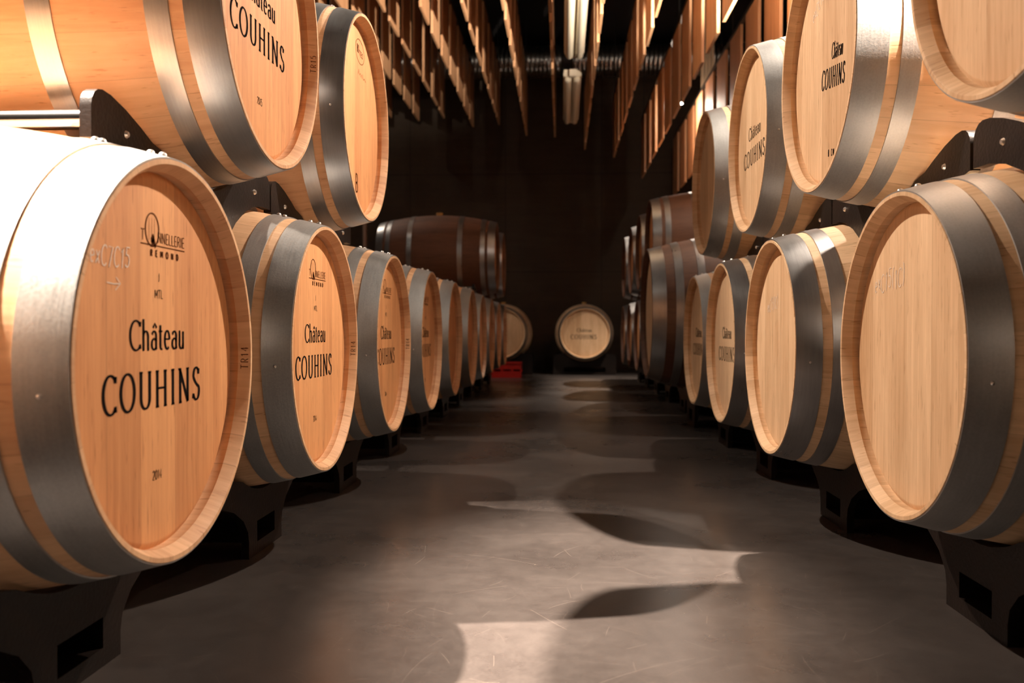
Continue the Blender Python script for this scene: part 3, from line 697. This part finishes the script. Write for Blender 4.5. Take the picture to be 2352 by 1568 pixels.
# ------------------------------------------------------------------ hanging boards
rows = [(-2.02, 2.50), (-1.69, 2.458), (-1.395, 2.489), (-1.048, 2.38), (-.742, 2.40), (-.42, 2.275), (-.09, 2.26), (.2575, 2.106), (.594, 2.01), (.92, 1.765), (1.29, 1.56), (1.63, 1.40)]
names_r = [ordinal(k) + ' row from the left' for k in range(12)]
names_r[0] = 'leftmost row'; names_r[11] = 'rightmost row'
bw, bh, bt, pit = 0.39, 0.655, 0.020, 0.57
bmsh = box_me('hanging_board', -bt / 2, bt / 2, 0, bw, 0, bh, 0.002); bmsh.materials.append(M['board'])
rr_ = random.Random(4)
proto_b = None
for ri, (x, zr) in enumerate(rows):
    z0 = zr + CAMH; off = rr_.uniform(-.06, .06)
    # visible only where the bottom edge drops into the frame
    ymin = zr * 2000 / 790 * (0.98)
    rail = thing('ceiling_rail', 'thin black rail carrying the hanging boards of the %s' % names_r[ri], 'rail', (x, 6.0, z0 + bh), 0.0, 'rails above the hanging boards')
    y0 = max(ymin - .6, 3.0)
    link('rail_bar', box_me('rail_bar', -.012, .012, y0 - 6.0, 10.25 - 6.0, 0, .03), M['black'], rail)
    for yy in (y0 + .2, (y0 + 10.2) / 2, 10.0):
        link('hanger_rod', cyl_me('hanger_rod', (0, yy - 6.0, .029), (0, yy - 6.0, 4.1 - z0 - bh), .004, 8), M['black'], rail)
    k = 0; yb = 9.82 + off * .4; lst = []
    while yb + bw > ymin: lst.append(yb); yb -= pit
    for j, yb in enumerate(lst):
        o = bpy.data.objects.new('hanging_board', bmsh) if proto_b is None else proto_b.copy()
        C.objects.link(o); proto_b = proto_b or o
        o.location = (x, yb, z0); o.rotation_euler = (0, 0, 0)
        pos = 'farthest' if j == 0 else ordinal(j) + ' from the far end'
        o['label'] = 'hanging wooden board, %s, %s' % (pos, names_r[ri]); o['category'] = 'board'; o['group'] = 'hanging wooden boards'

# ------------------------------------------------------------------ ceiling duct, tube lights, spotlights, conduits
t = thing('ventilation_duct', 'shiny ribbed round air duct crossing below the ceiling in front of the end wall', 'duct', (0, 10.62, 3.77), 0.0)
prof = []
n = 460
for i in range(n + 1):
    x = -3.0 + 6.0 * i / n; ph = (i % 4)
    prof.append((x, .180 + (.008 if ph == 0 else 0.0)))
prof = [(-3.0, 0)] + prof + [(3.0, 0)]
link('duct_tube', lathe_x('duct_tube', prof, 0, 40, False), M['duct'] if 'duct' in M else simple('spiral_duct_steel', (0.60, 0.58, 0.55), 0.28, 1.0), t)
link('duct_collar', lathe_x('duct_collar', [(-.02, .184), (.12, .184), (.12, .19), (-.02, .19)], 0, 40), M['black'], t, label='dark collar')
for xx in (-1.8, 0.05, 1.9): link('strap', box_me('strap', xx - .012, xx + .012, -.004, .004, .18, .335), M['black'], t)
for k, (ya, yb, lab) in enumerate(((5.15, 6.84, 'nearer pale twin tube ceiling light, unlit, cut by the top edge'), (7.42, 8.98, 'farther pale twin tube ceiling light, unlit, hanging whole below the duct'))):
    xc = .088 - .006 * k; zz = 2.15 + CAMH; yc = (ya + yb) / 2; L = yb - ya
    t = thing('tube_light', lab, 'ceiling light', (xc, yc, zz), 0.0, 'twin tube ceiling lights')
    bm = bmesh.new(); ol = [(-.070, .0), (-.078, .02), (-.07, .06), (.07, .06), (.078, .02), (.070, .0)]
    f0 = [bm.verts.new((x, -L / 2, z)) for x, z in ol]; f = bm.faces.new(f0); r = bmesh.ops.extrude_face_region(bm, geom=[f])
    bmesh.ops.translate(bm, vec=(0, L, 0), verts=[g for g in r['geom'] if isinstance(g, bmesh.types.BMVert)]); bmesh.ops.recalc_face_normals(bm, faces=bm.faces)
    me = bpy.data.meshes.new('housing'); bm.to_mesh(me); bm.free(); link('housing', me, M['white_pl'], t)
    for sx in (-1, 1): link('tube', cyl_me('tube', (sx * .038, -L / 2 + .01, -.014), (sx * .038, L / 2 - .01, -.014), .030, 18, dome=True), M['glass_tube'], t)
    for sy in (-1, 1):
        link('end_cap', box_me('end_cap', -.028, .028, sy * (L / 2 + .022) - .03, sy * (L / 2 + .022) + .03, -.01, .05, .006), M['white_pl'], t)
        link('suspension_cable', cyl_me('suspension_cable', (0, sy * L * .35, .055), (0, sy * L * .35, 4.1 - zz), .003, 6), M['black'], t)
for i, (l, d) in enumerate(zip(LAMPS, LAMP_DIRS)):
    x, y, z = l[:3]; p = Vector((x, y, z))
    if i == 10: lab = 'added small black spotlight hidden over the right row, brightening the left hanging boards'
    elif i == 8: lab = 'added small black spotlight over the right row, out of view, brightening the left heads'
    elif i == 9: lab = 'added small black spotlight over the left row, out of view, brightening the right heads'
    elif i == 3: lab = 'small glaring ceiling spotlight between the right-hand hanging boards'
    elif i < 3: lab = 'small black ceiling spotlight over the %s stretch of the right row' % ordinal(i)
    else: lab = 'small black ceiling spotlight over the %s stretch of the left row' % ordinal(i - 4)
    t = thing('spotlight', lab, 'lamp', (x, y, z), 0.0, 'ceiling spotlights')
    back = -d
    link('lamp_housing', cyl_me('lamp_housing', back * .030, back * .13, .038, 20, r2=.030), M['black'], t)
    link('lamp_lens', cyl_me('lamp_lens', back * .026, back * .031, .030, 20), M['lens'], t, label='glowing lens')
    link('stem', cyl_me('stem', back * .10, Vector((back.x * .10, back.y * .10, 4.1 - z)), .006, 8), M['black'], t)
t = thing('cable_duct', 'pale fluted vertical cable duct behind the brightly lit right boards', 'cable duct', (1.43, 8.75, 2.0), 0.0)
bm = bmesh.new()
for k in range(4): bm_box(bm, -.06 + k * .032, -.034 + k * .032, -.02, .02, 0, 2.1)
bm_box(bm, -.062, .064, .018, .026, 0, 2.1)
me = bpy.data.meshes.new('duct_body'); bm.to_mesh(me); bm.free(); link('duct_body', me, M['white_pl'], t)
o = link('steel_post', cyl_me('steel_post', (0, 0, 0), (0, 0, 4.1), .022), simple('post_paint', (.16, .09, .06), .5)); o.location = (-2.06, 9.0, 0)
o['label'] = 'thin brown steel post in the gloom behind the left row'; o['category'] = 'post'
